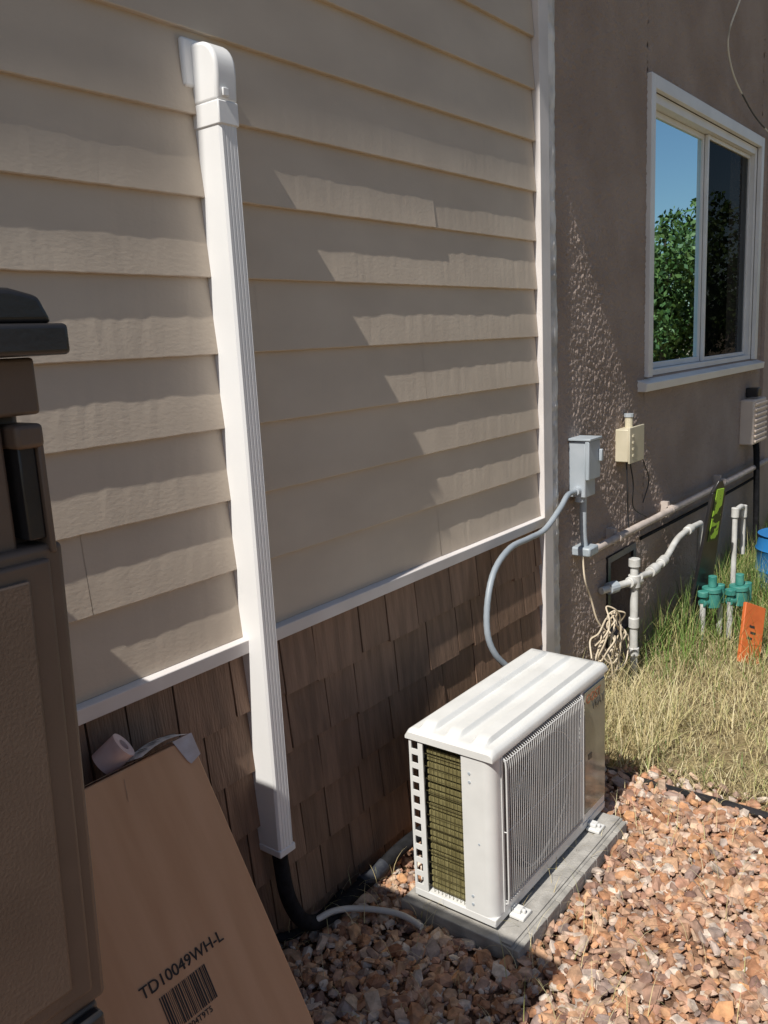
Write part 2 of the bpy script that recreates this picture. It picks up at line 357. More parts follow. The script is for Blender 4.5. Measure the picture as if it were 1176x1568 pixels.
pc=[(ax0+0.045,ay0)]+pc+[(ax0,-0.405),(ax0+0.045,-0.405)]
B().prism(pc[::-1],'z',az0+0.012,az1-0.004).obj("front_corner_panel",M_ac,ac,smooth=True)
b=B()
for z in (0.11,0.115+0.02,0.50,0.475): b.cyl((ax0-0.002,-0.43,z),(ax0+0.001,-0.43,z),0.004,10)
b.cyl((ax0-0.0015,-0.455,0.30),(ax0+0.001,-0.455,0.30),0.003,10)
b.obj("panel_screws",M_greybox,ac)
B().box(ax0+0.035,ax0+0.04,-0.405,-0.234,az0+.012,az1-.005).obj("coil_backing",M_dark,ac)
b=B(); nf=22
for i in range(nf):
    z=az0+0.016+(az1-az0-0.03)*i/nf; h=(az1-az0-0.03)/nf
    b.box(ax0+0.018,ax0+0.029,-0.404,-0.282,z+h*0.14,z+h*0.74)
b.obj("coil_fin_rows",M_fin,ac)
b=B()
for i in range(9):
    y=-0.295-i*0.0125; b.box(ax0+0.010,ax0+0.0115,y,y+0.001,az0+.012,az1-.012)
for i in range(13):
    z=az0+0.03+i*0.037; b.box(ax0+0.0085,ax0+0.010,-0.404,-0.281,z,z+0.0012)
b.obj("coil_guard_wires",M_tubeend,ac)
b=B(); P=[(-0.281,az1-0.004),(-0.281,az1-0.020)]
for i in range(9):
    t=i/8; P.append((-0.281-0.123*t,az1-0.020+0.010*math.sin(math.pi*t)))
P+=[(-0.404,az1-0.004)]
b.prism(P,'x',ax0,ax0+0.004); b.obj("side_top_rail",M_ac,ac)
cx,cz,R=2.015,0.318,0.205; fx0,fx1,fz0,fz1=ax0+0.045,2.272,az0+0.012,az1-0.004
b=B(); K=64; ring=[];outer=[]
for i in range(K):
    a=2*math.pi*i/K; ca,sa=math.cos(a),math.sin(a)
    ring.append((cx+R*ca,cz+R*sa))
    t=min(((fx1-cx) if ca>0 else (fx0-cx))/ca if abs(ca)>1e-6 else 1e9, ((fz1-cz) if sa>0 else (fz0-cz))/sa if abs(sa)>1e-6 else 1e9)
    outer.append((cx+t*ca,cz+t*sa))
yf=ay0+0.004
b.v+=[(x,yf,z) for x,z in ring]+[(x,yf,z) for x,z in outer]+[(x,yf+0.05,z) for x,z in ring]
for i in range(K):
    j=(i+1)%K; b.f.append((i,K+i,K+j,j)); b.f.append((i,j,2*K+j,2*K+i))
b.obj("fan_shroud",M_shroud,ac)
b=B(); b.box(fx0,fx0+0.008,ay0-0.002,yf-0.001,fz0,fz1).box(fx1-0.01,fx1,ay0-0.002,yf-0.001,fz0,fz1).box(fx0+0.008,fx1-0.01,ay0-0.002,yf-0.001,fz1-0.014,fz1).box(fx0+0.008,fx1-0.01,ay0-0.002,yf-0.001,fz0,fz0+0.014)
b.obj("front_frame",M_ac,ac)
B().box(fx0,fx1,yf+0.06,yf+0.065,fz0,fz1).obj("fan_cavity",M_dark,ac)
b=B(); b.cyl((cx,yf+0.02,cz),(cx,yf+0.05,cz),0.045,24)
for k in range(3):
    base=len(b.v); a0=2*math.pi*k/3+0.4
    for i in range(9):
        for j in range(5):
            a=a0+(i/8)*1.5+ j*0.08; r=0.04+0.15*j/4
            b.v.append((cx+r*math.cos(a),yf+0.05-0.03*(i/8),cz+r*math.sin(a)))
    for i in range(8):
        for j in range(4):
            p=base+i*5+j; b.f.append((p,p+5,p+6,p+1))
b.obj("fan_blades",M_fan,ac,smooth=True)
b=B(); gx0,gx1,gz0,gz1=ax0+0.053,2.257,az0+0.03,az1-0.022
n=44
for i in range(n):
    x=gx0+(gx1-gx0)*i/(n-1)
    b.tube([(x,ay0+0.002,gz0),(x,ay0-0.010,gz0+0.008),(x,ay0-0.012,gz0+0.03),(x,ay0-0.012,gz1-0.03),(x,ay0-0.010,gz1-0.008),(x,ay0+0.002,gz1)],0.0014 if i not in (0,n-1) else 0.0028,5,smooth=False)
for i in (0,3,6):
    z=gz0+0.012+(gz1-gz0-0.024)*i/6
    b.tube([(gx0,ay0+0.001,z),(gx0+0.002,ay0-0.009,z),(gx1-0.002,ay0-0.009,z),(gx1,ay0+0.001,z)],0.0016,5,smooth=False)
b.tube([(cx+0.19*math.cos(2*math.pi*i/32),ay0-0.0085,cz+0.19*math.sin(2*math.pi*i/32)) for i in range(33)],0.0013,5,smooth=False,cap=False)
b.obj("fan_guard_grille",M_wiregrey,ac,smooth=True)
B().box(2.274,ax1,ay0,ay1,az0+0.012,az1-0.004).obj("service_panel",M_ac,ac,bevel=0.006)
B().box(2.286,ax1-0.012,ay0-0.005,ay0-0.0005,az0+0.045,az1-0.03).obj("glossy_nameplate",M_label,ac,bevel=0.002)
B().box(ax0+0.05,2.264,ay1-0.004,ay1,az0+.012,az1-.005).obj("rear_coil",M_fin,ac)
def text(body,size,loc,rot,m,parent,name,ext=0.0004):
    cu=bpy.data.curves.new(name,'FONT'); cu.body=body; cu.size=size; cu.extrude=ext
    o=bpy.data.objects.new(name,cu); C.objects.link(o)
    bpy.context.view_layer.update()
    me=bpy.data.meshes.new_from_object(o.evaluated_get(bpy.context.evaluated_depsgraph_get()))
    bpy.data.objects.remove(o)
    o=bpy.data.objects.new(name,me); C.objects.link(o); me.materials.clear(); me.materials.append(m)
    o.matrix_world=Matrix.Translation(loc)@rot; o.parent=parent
    return o
RF=Matrix.Rotation(math.radians(90),4,'X')
text("COST",0.042,(2.294,ay0-0.006,0.492),RF,M_orangeprint,ac,"panel_lettering_upper")
text("WAY",0.042,(2.336,ay0-0.006,0.460),RF,M_greyprint,ac,"panel_lettering_lower")
B().box(2.31,2.335,ay0-0.0065,ay0-0.0052,0.30,0.318).obj("warning_sticker",M_greyprint,ac)
b=B()
for x in (1.80,2.30):
    b.box(x,x+0.05,ay0-0.045,ay0-0.001,0.056,0.066).box(x+0.012,x+0.038,ay0-0.028,ay0-0.002,0.067,0.078)
    b.cyl((x+0.025,ay0-0.034,0.066),(x+0.025,ay0-0.034,0.078),0.006,8)
    b.box(x,x+0.05,ay1+0.001,ay1+0.03,0.056,0.066)
b.obj("mounting_feet",M_ac,ac,bevel=0.002)
pad=empty("equipment_pad")
B().box(1.70,2.44,-0.568,-0.20,0.0,0.05).obj("slab",M_concrete,pad,bevel=0.003)
b=B()
for i in range(9):
    x=1.702+i*0.0815; b.box(x,x+0.078,-0.584,-0.567,0.0,0.047)
b.obj("slab_ribs",M_concrete,pad,bevel=0.002)
B().box(1.705,2.435,-0.56,-0.53,0.0505,0.0555).obj("mounting_rail",M_concrete,pad,bevel=0.001)

# ------------------------------------------------------------------ cardboard box
cb=empty("cardboard_box")
bx0,bx1=0.465,1.096; th=0.065
up=Vector((0,0.44,0.79)).normalized(); nrm=Vector((0,0.79,-0.44)).normalized()
O=Vector((0,-0.545,0.0))
def bp(x,s,d): q=O+up*s+nrm*d; return (x,q.y,q.z)
LB=0.904
b=B(); b.v+=[bp(x,s,d) for d in (0,th) for s in (0.04,LB) for x in (bx0,bx1)]
b.f+=[(0,1,3,2),(4,6,7,5),(0,4,5,1),(2,3,7,6),(0,2,6,4),(1,5,7,3)]
b.obj("carton",M_card,cb,bevel=0.004)
b=B()
b.v+=[bp(bx0,LB+.0035,-0.001),bp(bx1-.01,LB+.0035,-0.001),bp(bx1-.01,LB+.0045,th*.48),bp(bx0,LB+.0045,th*.48),bp(bx0,LB+.0035,th*.52),bp(bx1-.005,LB+.0035,th*.52),bp(bx1-.005,LB+.003,th),bp(bx0,LB+.003,th)]
b.f+=[(0,1,2,3),(4,5,6,7)]; b.obj("top_flaps",M_cardedge,cb)
b=B()
b.v+=[bp(bx1-0.05,LB+0.006,-0.003),bp(bx1+0.003,LB+0.006,-0.003),bp(bx1+0.003,LB-0.045,-0.003),bp(bx1-0.028,LB-0.055,-0.003),bp(bx1-0.034,LB-0.045,-0.003),
      bp(bx1-0.05,LB+0.008,th*.8),bp(bx1+0.003,LB+0.008,th*.8),bp(bx1+0.004,LB-0.045,th*.8)]
b.f+=[(0,1,2,3,4),(0,5,6,1),(1,6,7,2)]; b.obj("corner_tape",M_cleartape,cb)
b=B(); n=8
for i in range(n):
    t=i/(n-1); x=0.955+0.13*t; z=0.010+0.010*math.sin(t*3.1)
    b.v+=[bp(x,LB+z-0.004,-0.022+0.01*t),bp(x+0.012,LB+z+0.012*t,th*1.2)]
for i in range(n-1): b.f.append((2*i,2*i+2,2*i+3,2*i+1))
b.obj("packing_slip",M_paper,cb,smooth=True)
b=B()
for i in range(7):
    x=0.985+i*0.013; z=LB+0.0135+0.010*math.sin((x-0.965)/0.125*3.1)
    b.v+=[bp(x,z,0.008),bp(x+0.009,z,0.008),bp(x+0.013,z+0.003,0.05),bp(x+0.004,z+0.003,0.05)]; k=len(b.v)
    if i%3!=1: b.f.append((k-4,k-3,k-2,k-1))
b.obj("slip_print",M_greyprint,cb)
rotb=Matrix(((1,0,0,0),(0,up.y,-nrm.y,0),(0,up.z,-nrm.z,0),(0,0,0,1)))
def onface(x,z):
    s=z/up.z; return Vector(bp(x,s,-0.001))
text("TD10049WH-L",0.0315,onface(0.775,0.437),rotb,M_ink,cb,"printed_code",0.0009)
b=B(); x=0.805; s0=0.395/up.z-0.045; s1=0.395/up.z+0.033
while x<0.915:
    w=random.choice([0.0012,0.0012,0.0024,0.0036]); 
    q=len(b.v); b.v+=[bp(x,s0+0.01,-0.001),bp(x+w,s0+0.01,-0.001),bp(x+w,s1,-0.001),bp(x,s1,-0.001)]; b.f.append((q,q+1,q+2,q+3)); x+=w+random.choice([0.0012,0.0024,0.0015])
b.obj("barcode",M_ink,cb)
text("0004T9T5",0.016,Vector(bp(0.83,s0-0.006,-0.001)),rotb,M_ink,cb,"printed_number")
b=B()
b.v+=[bp(0.90,0.84,-0.0012),bp(0.9015,0.84,-0.0012),bp(0.912,0.885,-0.0012),bp(0.910,0.885,-0.0012)]; b.f.append((0,1,2,3)); b.obj("scratch",M_cardedge,cb)

tr=empty("tape_roll")
c=Vector(bp(0.930,LB+0.036,0.035)); axd=Vector((0.62,-0.45,0.62)).normalized(); L2=0.030
n=32; b=B(); e1_=axd.orthogonal().normalized(); e2_=axd.cross(e1_)
for (r,s) in ((0.031,-L2),(0.031,L2),(0.0135,L2),(0.0135,-L2)):
    for i in range(n):
        a=2*math.pi*i/n; b.v.append(tuple(c+axd*s+e1_*r*math.cos(a)+e2_*r*math.sin(a)))
for q in range(4):
    for i in range(n):
        j=(i+1)%n; p=(q+1)%4; b.f.append((q*n+i,q*n+j,p*n+j,p*n+i))
b.obj("roll",M_tape,tr,smooth=True)

# ------------------------------------------------------------------ resin storage cabinet
cab=empty("plastic_storage_cabinet")
def taper(name,xl,xr_top,z0,z1,ya,yb,bev,k=0.034):
    B().prism([(xl,z0),(xr_top-k*(1.447-z0),z0),(xr_top-k*(1.447-z1),z1),(xl,z1)],'y',ya,yb).obj(name,M_resin,cab,bevel=bev,segs=3)
taper("body",-0.35,0.442,0.0,1.632,-0.74,-0.03,0.008)
B().box(-0.37,0.476,-0.800,-0.01,1.634,1.664).obj("lid_rim",M_blackp,cab,bevel=0.005,segs=3)
B().prism([(-0.36,1.664),(0.466,1.664),(0.454,1.690),(0.425,1.697),(-0.36,1.704)],'y',-0.792,-0.03).obj("lid_top",M_blackp,cab,bevel=0.006,segs=3)
B().box(-0.34,0.452,-0.772,-0.735,1.578,1.633).obj("top_rail",M_resin,cab,bevel=0.004,segs=3)
B().box(-0.34,0.414,-0.764,-0.735,1.43,1.60).obj("upper_door",M_resin,cab,bevel=0.004)
B().box(0.418,0.448,-0.780,-0.735,1.546,1.570).obj("latch_knob",M_resin,cab,bevel=0.005,segs=3)
B().box(0.422,0.440,-0.773,-0.735,1.455,1.552).obj("latch_recess",M_blackp,cab,bevel=0.002)
B().box(0.4405,0.447,-0.778,-0.735,1.44,1.55).obj("latch_bar",M_resin,cab,bevel=0.002)
taper("door_upper_panel",-0.34,0.456,0.93,1.449,-0.774,-0.735,0.006)
taper("door_inset",-0.32,0.438,0.95,1.436,-0.780,-0.77,0.004)
taper("door_field",-0.30,0.412,0.97,1.42,-0.785,-0.778,0.003)
taper("door_lower_panel",-0.34,0.448,0.05,0.927,-0.770,-0.735,0.006)
B().box(0.395,0.426,-0.788,-0.77,0.898,0.924).obj("hinge",M_blackp,cab,bevel=0.004)

# ------------------------------------------------------------------ electrical things on stucco
db=empty("electrical_disconnect_box")
B().box(3.215,3.315,-0.085,-0.009,0.955,1.19).obj("enclosure",M_greybox,db,bevel=0.004)
B().box(3.208,3.322,-0.105,-0.086,1.03,1.192).obj("cover",M_greybox,db,bevel=0.004)
B().box(3.205,3.325,-0.112,-0.009,1.193,1.203).obj("rain_lip",M_greybox,db,bevel=0.002)
B().box(3.30,3.318,-0.12,-0.106,1.10,1.15).obj("pull_handle",M_greybox,db,bevel=0.003)
B().cyl((3.235,-0.05,0.935),(3.235,-0.05,0.96),0.02,14).obj("conduit_fitting",M_greybox,db,smooth=True)
B().tube([(3.27,-0.05,0.96),(3.27,-0.05,0.80),(3.275,-0.055,0.72)],0.015,12).obj("conduit_drop",M_greybox,db,smooth=True)
B().box(3.235,3.33,-0.095,-0.009,0.695,0.735).obj("conduit_body",M_greybox,db,bevel=0.008)
B().tube([(3.19,-0.05,0.985),(3.10,-0.06,0.985),(3.00,-0.075,0.95),(2.86,-0.08,0.895),(2.74,-0.075,0.885),(2.60,-0.075,0.88),(2.48,-0.08,0.83),(2.41,-0.09,0.74),(2.385,-0.10,0.63),(2.40,-0.12,0.55),(2.45,-0.15,0.48),(2.49,-0.19,0.40)],0.0115,12,ring=0.95).obj("flexible_conduit",M_flex,None,smooth=True)
b=B().cyl((3.19,-0.05,0.985),(3.22,-0.05,0.985),0.019,12); b.obj("conduit_connector",M_greybox,None,smooth=True)
jb=empty("junction_box")
B().box(3.70,3.86,-0.075,-0.009,1.035,1.185).obj("enclosure",M_beige,jb,bevel=0.004)
B().box(3.692,3.868,-0.085,-0.076,1.028,1.195).obj("cover",M_beige,jb,bevel=0.003)
b=B()
for i in range(4): b.box(3.72,3.735,-0.09,-0.0855,1.06+i*0.03,1.07+i*0.03)
b.cyl((3.79,-0.04,1.185),(3.79,-0.04,1.235),0.018,12)
b.obj("knockouts",M_beige,jb)
B().cyl((3.79,-0.04,1.235),(3.79,-0.04,1.25),0.022,12).obj("grey_cap",M_greybox,jb)
b=B().tube([(3.74,-0.05,1.03),(3.73,-0.06,0.9),(3.76,-0.05,0.8),(3.75,-0.06,0.7)],0.004,6).tube([(3.78,-0.05,1.03),(3.80,-0.06,0.92),(3.83,-0.05,0.8),(4.0,-0.05,0.72)],0.003,6)
b.tube([(3.86,-0.05,1.10),(3.95,-0.06,0.98),(4.0,-0.06,0.9),(3.95,-0.05,0.8)],0.003,6)
b.obj("loose_cables",M_blackp,jb,smooth=True)
wp=empty("wall_conduit_run")
b=B().tube([(3.33,-0.06,0.70),(3.5,-0.06,0.70),(4.0,-0.065,0.70),(4.8,-0.065,0.695),(5.5,-0.065,0.69),(6.3,-0.065,0.69)],0.018,14)
b.obj("pipe",M_pipepaint,wp,smooth=True)
b=B()
for x in (3.6,4.3,5.2): b.cyl((x,-0.063,0.70),(x+0.03,-0.063,0.70),0.022,14).box(x,x+0.03,-0.05,-0.009,0.66,0.74)
b.obj("pipe_clamps",M_pipepaint,wp)
B().tube([(3.95,-0.04,0.62),(4.6,-0.04,0.61),(5.4,-0.04,0.60),(6.1,-0.04,0.60)],0.009,10).obj("thin_pipe",M_foam,wp,smooth=True)
mb=empty("meter_enclosure")
B().box(5.72,6.02,-0.10,-0.009,0.86,1.15).obj("enclosure",M_tanbox,mb,bevel=0.01)
b=B()
for i in range(8): b.box(5.735,6.005,-0.112,-0.10,0.875+i*0.034,0.890+i*0.034)
b.obj("louvres",M_tanbox,mb,bevel=0.003)
B().box(5.84,5.92,-0.09,-0.012,1.16,1.22).obj("top_hub",M_blackp,mb,bevel=0.006)
B().tube([(5.9,-0.07,0.86),(5.9,-0.08,0.75),(5.95,-0.08,0.3),(5.95,-0.08,0)],0.02,10).obj("riser",M_foam,mb,smooth=True)

pl=empty("pvc_plumbing")
b=B().cyl((3.72,-0.10,0.0),(3.72,-0.10,0.55),0.019,14).cyl((3.5,-0.03,0.47),(3.72,-0.10,0.47),0.017,12)
b.tube([(3.74,-0.12,0.49),(3.86,-0.13,0.485),(4.05,-0.13,0.505),(4.25,-0.12,0.56),(4.45,-0.12,0.575),(4.62,-0.12,0.57)],0.016,12)
b.tube([(4.70,-0.28,0.12),(4.70,-0.28,0.60),(4.71,-0.28,0.63),(4.75,-0.28,0.64),(4.82,-0.28,0.64),(4.85,-0.28,0.62),(4.86,-0.28,0.58),(4.86,-0.28,0.36)],0.014,12)
b.cyl((4.62,-0.12,0.57),(4.62,-0.12,0.0),0.016,12)
b.obj("pipes",M_pvc,pl,smooth=True)
b=B()
for p,q,r in [((3.72,-0.10,0.44),(3.72,-0.10,0.50),0.028),((3.72,-0.10,0.54),(3.72,-0.10,0.58),0.027),((3.72,-0.10,0.24),(3.72,-0.10,0.29),0.025),((3.68,-0.09,0.47),(3.76,-0.11,0.47),0.026),((3.84,-0.13,0.485),(3.92,-0.13,0.49),0.026),((3.98,-0.13,0.495),(4.04,-0.13,0.505),0.024),((4.40,-0.12,0.57),(4.46,-0.12,0.575),0.024),((4.70,-0.28,0.60),(4.70,-0.28,0.655),0.02),((4.86,-0.28,0.57),(4.86,-0.28,0.64),0.02),((3.72,-0.10,0.10),(3.72,-0.10,0.14),0.025)]:
    b.cyl(p,q,r,16)
b.obj("fittings",M_pvc,pl,bevel=0.003)
b=B()
for p,q,r in [((3.55,-0.045,0.47),(3.60,-0.06,0.47),0.028)]: b.cyl(p,q,r,14)
b.obj("union_nut",M_greybox,pl)
sv=empty("sprinkler_valves")
b=B(); bw=B()
for (x,y) in ((4.42,-0.25),(4.52,-0.36)):
    b.cyl((x-0.07,y+0.03,0.20),(x+0.07,y-0.03,0.20),0.024,14).cyl((x,y,0.17),(x,y,0.25),0.045,18).cyl((x,y,0.25),(x,y,0.275),0.05,18).cyl((x+0.01,y,0.275),(x+0.01,y,0.335),0.022,14)
    b.cyl((x-0.06,y+0.026,0.235),(x-0.06,y+0.026,0.265),0.028,12).cyl((x-0.06,y+0.026,0.20),(x-0.06,y+0.026,0.235),0.018,12)
    b.cyl((x+0.06,y-0.026,0.18),(x+0.06,y-0.026,0.28),0.024,12)
    bw.cyl((x-0.06,y+0.026,0.0),(x-0.06,y+0.026,0.20),0.015,12).cyl((x+0.06,y-0.026,0.0),(x+0.06,y-0.026,0.18),0.015,12)
b.obj("valve_bodies",M_teal,sv,bevel=0.003); bw.obj("risers",M_pvc,sv,smooth=True)
st=empty("black_garden_stake")
A=Vector((4.47,-0.16,0.0)); T=Vector((4.36,-0.30,0.86)); d=(T-A)
sx=Vector((0.9,-0.3,0)).normalized()
def plank(b,s0,s1,w0,w1,t,off=0):
    n=len(b.v); nn=d.cross(sx).normalized()
    for s,w in ((s0,w0),(s1,w1)):
        for sg in (-1,1):
            for q in (0,t): b.v.append(tuple(A+d*s+sx*w*sg+nn*(q+off)))
    for q in [(0,1,3,2),(4,6,7,5),(0,2,6,4),(1,5,7,3),(0,4,5,1),(2,3,7,6)]: b.f.append(tuple(n+i for i in q))
b=B(); plank(b,0,0.93,0.085,0.055,0.018); plank(b,0.93,1.0,0.055,0.015,0.018)
b.obj("blade",M_blackp,st,bevel=0.004)
b=B(); plank(b,0.62,0.95,0.036,0.028,0.004,-0.006); plank(b,0.62,0.95,0.036,0.028,0.004,0.021); b.obj("lime_label",M_lime,st)
og=empty("orange_stake_sign")
Rz=Matrix.Rotation(math.radians(-25),3,'Z')@Matrix.Rotation(math.radians(-15),3,'X')@Matrix.Rotation(math.radians(24),3,'Y')
b=B().box(4.10,4.24,-0.52,-0.50,-0.02,0.28,rot=Rz,piv=(4.17,-0.5,0.0)); b.obj("board",M_orange,og,bevel=0.004)
b=B()
for i,(x,z) in enumerate([(4.13,0.10),(4.15,0.13),(4.14,0.16)]): b.box(x,x+0.035,-0.5215,-0.5202,z,z+0.012,rot=Rz,piv=(4.17,-0.5,0.0))
b.obj("marks",M_ink,og)
bb=empty("blue_barrel")
b=B(); prof=[(0.17,0),(0.19,0.02),(0.20,0.14),(0.205,0.15),(0.20,0.16),(0.20,0.27),(0.207,0.28),(0.2,0.29),(0.185,0.36),(0.195,0.37),(0.0,0.37)]
n=28
for r,z in prof:
    for i in range(n): a=2*math.pi*i/n; b.v.append((5.43+r*math.cos(a),-0.42+r*math.sin(a),z))
for k in range(len(prof)-1):
    for i in range(n):
        j=(i+1)%n; b.f.append((k*n+i,k*n+j,(k+1)*n+j,(k+1)*n+i))
b.obj("drum",M_blue,bb,smooth=True)
b=B()
b.tube([(3.24,-0.06,0.70),(3.22,-0.08,0.6),(3.28,-0.08,0.5),(3.30,-0.1,0.4),(3.36,-0.12,0.33)],0.004,6)
for k in range(9):
    pts=[]; cx0=3.42+random.uniform(-.05,.06); cz0=0.24+random.uniform(-.06,.07); rx=random.uniform(.06,.15); rz=random.uniform(.07,.17); ph=random.uniform(0,6)
    for i in range(11):
        a=ph+i*0.62; pts.append((cx0+rx*math.cos(a)+random.uniform(-.02,.02),-0.11+random.uniform(-.03,.03),max(0.01,cz0+rz*math.sin(a)+random.uniform(-.02,.02))))
    b.tube(pts,0.0038,6)
b.obj("tangled_wire",M_wire,None,smooth=True)
B().tube([(4.93,-0.3,3.6),(4.92,-0.16,3.25),(4.95,-0.10,3.10),(5.10,-0.08,2.98),(5.35,-0.07,2.90),(5.7,-0.06,2.83),(6.2,-0.05,2.79)],0.0045,6).obj("overhead_cable",M_cable,None,smooth=True)

# ------------------------------------------------------------------ ground, gravel, grass
bpy.context.view_layer.update()
B().quad((-150,-150,-0.02),(150,-150,-0.02),(150,150,-0.02),(-150,150,-0.02)).obj("ground",M_ground)
nx,ny=110,110; b=B()
for i in range(nx+1):
    for j in range(ny+1):
        x=-1.5+4.27*i/nx; y=-3.0+3.0*j/ny
        b.v.append((x,y,-0.006+0.006*math.sin(x*7)*math.cos(y*6)+random.uniform(-.003,.003)))
for i in range(nx):
    for j in range(ny):
        p=i*(ny+1)+j; b.f.append((p,p+ny+1,p+ny+2,p+1))
b.obj("gravel_bed",M_dirt,smooth=True)
phi=(1+5**.5)/2
ico=np.array([(-1,phi,0),(1,phi,0),(-1,-phi,0),(1,-phi,0),(0,-1,phi),(0,1,phi),(0,-1,-phi),(0,1,-phi),(phi,0,-1),(phi,0,1),(-phi,0,-1),(-phi,0,1)])/1.902
icf=np.array([(0,11,5),(0,5,1),(0,1,7),(0,7,10),(0,10,11),(1,5,9),(5,11,4),(11,10,2),(10,7,6),(7,1,8),(3,9,4),(3,4,2),(3,2,6),(3,6,8),(3,8,9),(4,9,5),(2,4,11),(6,2,10),(8,6,7),(9,8,1)])
N=29000
px=rng.uniform(0.2,2.80,N); py=-rng.uniform(0.0,2.3,N)
hi=(py>-1.35)&(px>0.8)
size=rng.lognormal(math.log(0.0105),0.42,N).clip(0.004,0.025)
def inbox(x,y): return ((x>1.69)&(x<2.45)&(y>-0.59)&(y<-0.195))|((x<0.46)&(y>-0.8))
keep=~inbox(px,py)&(hi|(rng.random(N)<0.5)); px,py,size=px[keep],py[keep],size[keep]; N=len(px)
# a few stray stones pushed over the edging
stray=(px>2.74)&(rng.random(N)<0.5); px[stray]+=rng.uniform(0,0.12,stray.sum())
V=np.repeat(ico[None],N,0)
def rot(V,a,i,j):
    c,s=np.cos(a)[:,None],np.sin(a)[:,None]; W=V.copy(); W[...,i]=V[...,i]*c-V[...,j]*s; W[...,j]=V[...,i]*s+V[...,j]*c; return W
V=rot(rot(V,rng.uniform(0,6.28,N),0,1),rng.uniform(0,6.28,N),1,2)
V=np.sign(V)*np.abs(V)**rng.uniform(0.5,0.9,N)[:,None,None]
V=V*(1+rng.uniform(-0.25,0.25,(N,12,1)))
V=V*np.stack([rng.uniform(0.8,1.6,N),rng.uniform(0.65,1.1,N),rng.uniform(0.35,0.75,N)],1)[:,None,:]
V=rot(rot(rot(V,rng.uniform(0,6.28,N),0,1),rng.normal(0,0.45,N),1,2),rng.normal(0,0.45,N),0,2)*size[:,None,None]
pz=rng.uniform(0.0,0.018,N)+size*0.2
V+=np.stack([px,py,pz],1)[:,None,:]
F=icf[None]+np.arange(N)[:,None,None]*12
npmesh("gravel",V.reshape(-1,3),F.reshape(-1,3),M_gravel)
b=B(); b.tube([(2.775+0.012*math.sin(i*1.3),-0.01-0.2*i,0.012+0.006*math.sin(i*2.1)) for i in range(14)],0.014,8); b.obj("landscape_edging",M_blackp,None,smooth=True)

def blades(name,n,xs,ys,hl,w,lean,m,zoff=0.0,dens=None,seg=4):
    x=rng.uniform(*xs,n); y=rng.uniform(*ys,n)
    if dens is not None:
        k=dens(x,y)>rng.random(n); x,y=x[k],y[k]; n=len(x)
    h=rng.uniform(hl[0],hl[1],n); a=rng.uniform(0,2*math.pi,n); ln=rng.uniform(lean[0],lean[1],n); ww=rng.uniform(0.6,1.3,n)*w
    t=np.linspace(0,1,seg+1)
    bend=ln[:,None]*t[None]
    ds=h[:,None]/seg
    hx=np.cumsum(np.concatenate([np.zeros((n,1)),np.sin(bend[:,1:])*ds],1),1); hz=np.cumsum(np.concatenate([np.zeros((n,1)),np.cos(bend[:,1:])*ds],1),1)
    cx_=x[:,None]+hx*np.cos(a)[:,None]; cy_=y[:,None]+hx*np.sin(a)[:,None]; cz_=np.maximum(hz+zoff,0.002)+rng.uniform(0,0.006,n)[:,None]
    cy_=np.minimum(cy_,-0.018)
    wd=ww[:,None]*(1-t[None]*0.92); ox=-np.sin(a)[:,None]*wd; oy=np.cos(a)[:,None]*wd
    Vv=np.stack([np.stack([cx_-ox,cy_-oy,cz_],-1),np.stack([cx_+ox,cy_+oy,cz_],-1)],2)
    base=np.arange(n)[:,None]*(2*(seg+1))+np.arange(seg)[None]*2
    Fq=np.stack([base,base+1,base+3,base+2],-1)
    return npmesh(name,Vv.reshape(-1,3),Fq.reshape(-1,4),m,None,4)
def clump(x,y): 
    return 0.5+0.5*np.sin(x*9+np.sin(y*7))*np.cos(y*8+np.sin(x*5))
blades("dry_grass",46000,(2.79,6.8),(-2.3,-0.02),(0.03,0.11),0.0015,(0.8,2.3),M_dry,dens=lambda x,y:np.clip(0.35+0.6*clump(x,y)+0.15,0,1),seg=3)
blades("dry_grass_tufts",8000,(2.88,6.8),(-2.3,-0.02),(0.08,0.24),0.0017,(0.3,1.9),M_dry,dens=lambda x,y:clump(x*1.3,y*1.4)**2)
blades("green_grass",28000,(3.5,7.0),(-1.5,-0.02),(0.08,0.36),0.0024,(0.2,1.6),M_green,dens=lambda x,y:np.clip((x-3.55)*1.1,0,1)*np.clip(1.05+y*1.5+ (x-4)*0.35,0.04,1)*(0.35+0.65*clump(x*1.2,y)))
blades("green_grass_sparse",6000,(2.85,6.5),(-2.3,-0.02),(0.03,0.12),0.0019,(0.4,1.8),M_green,dens=lambda x,y:clump(x*.9,y*.9))
blades("straw_litter",500,(1.2,2.7),(-1.2,-0.02),(0.05,0.14),0.0010,(1.45,1.6),M_dry,zoff=0.028)
blades("dead_weeds",900,(2.85,3.4),(-0.5,-0.03),(0.12,0.32),0.0018,(0.5,2.0),M_dry)

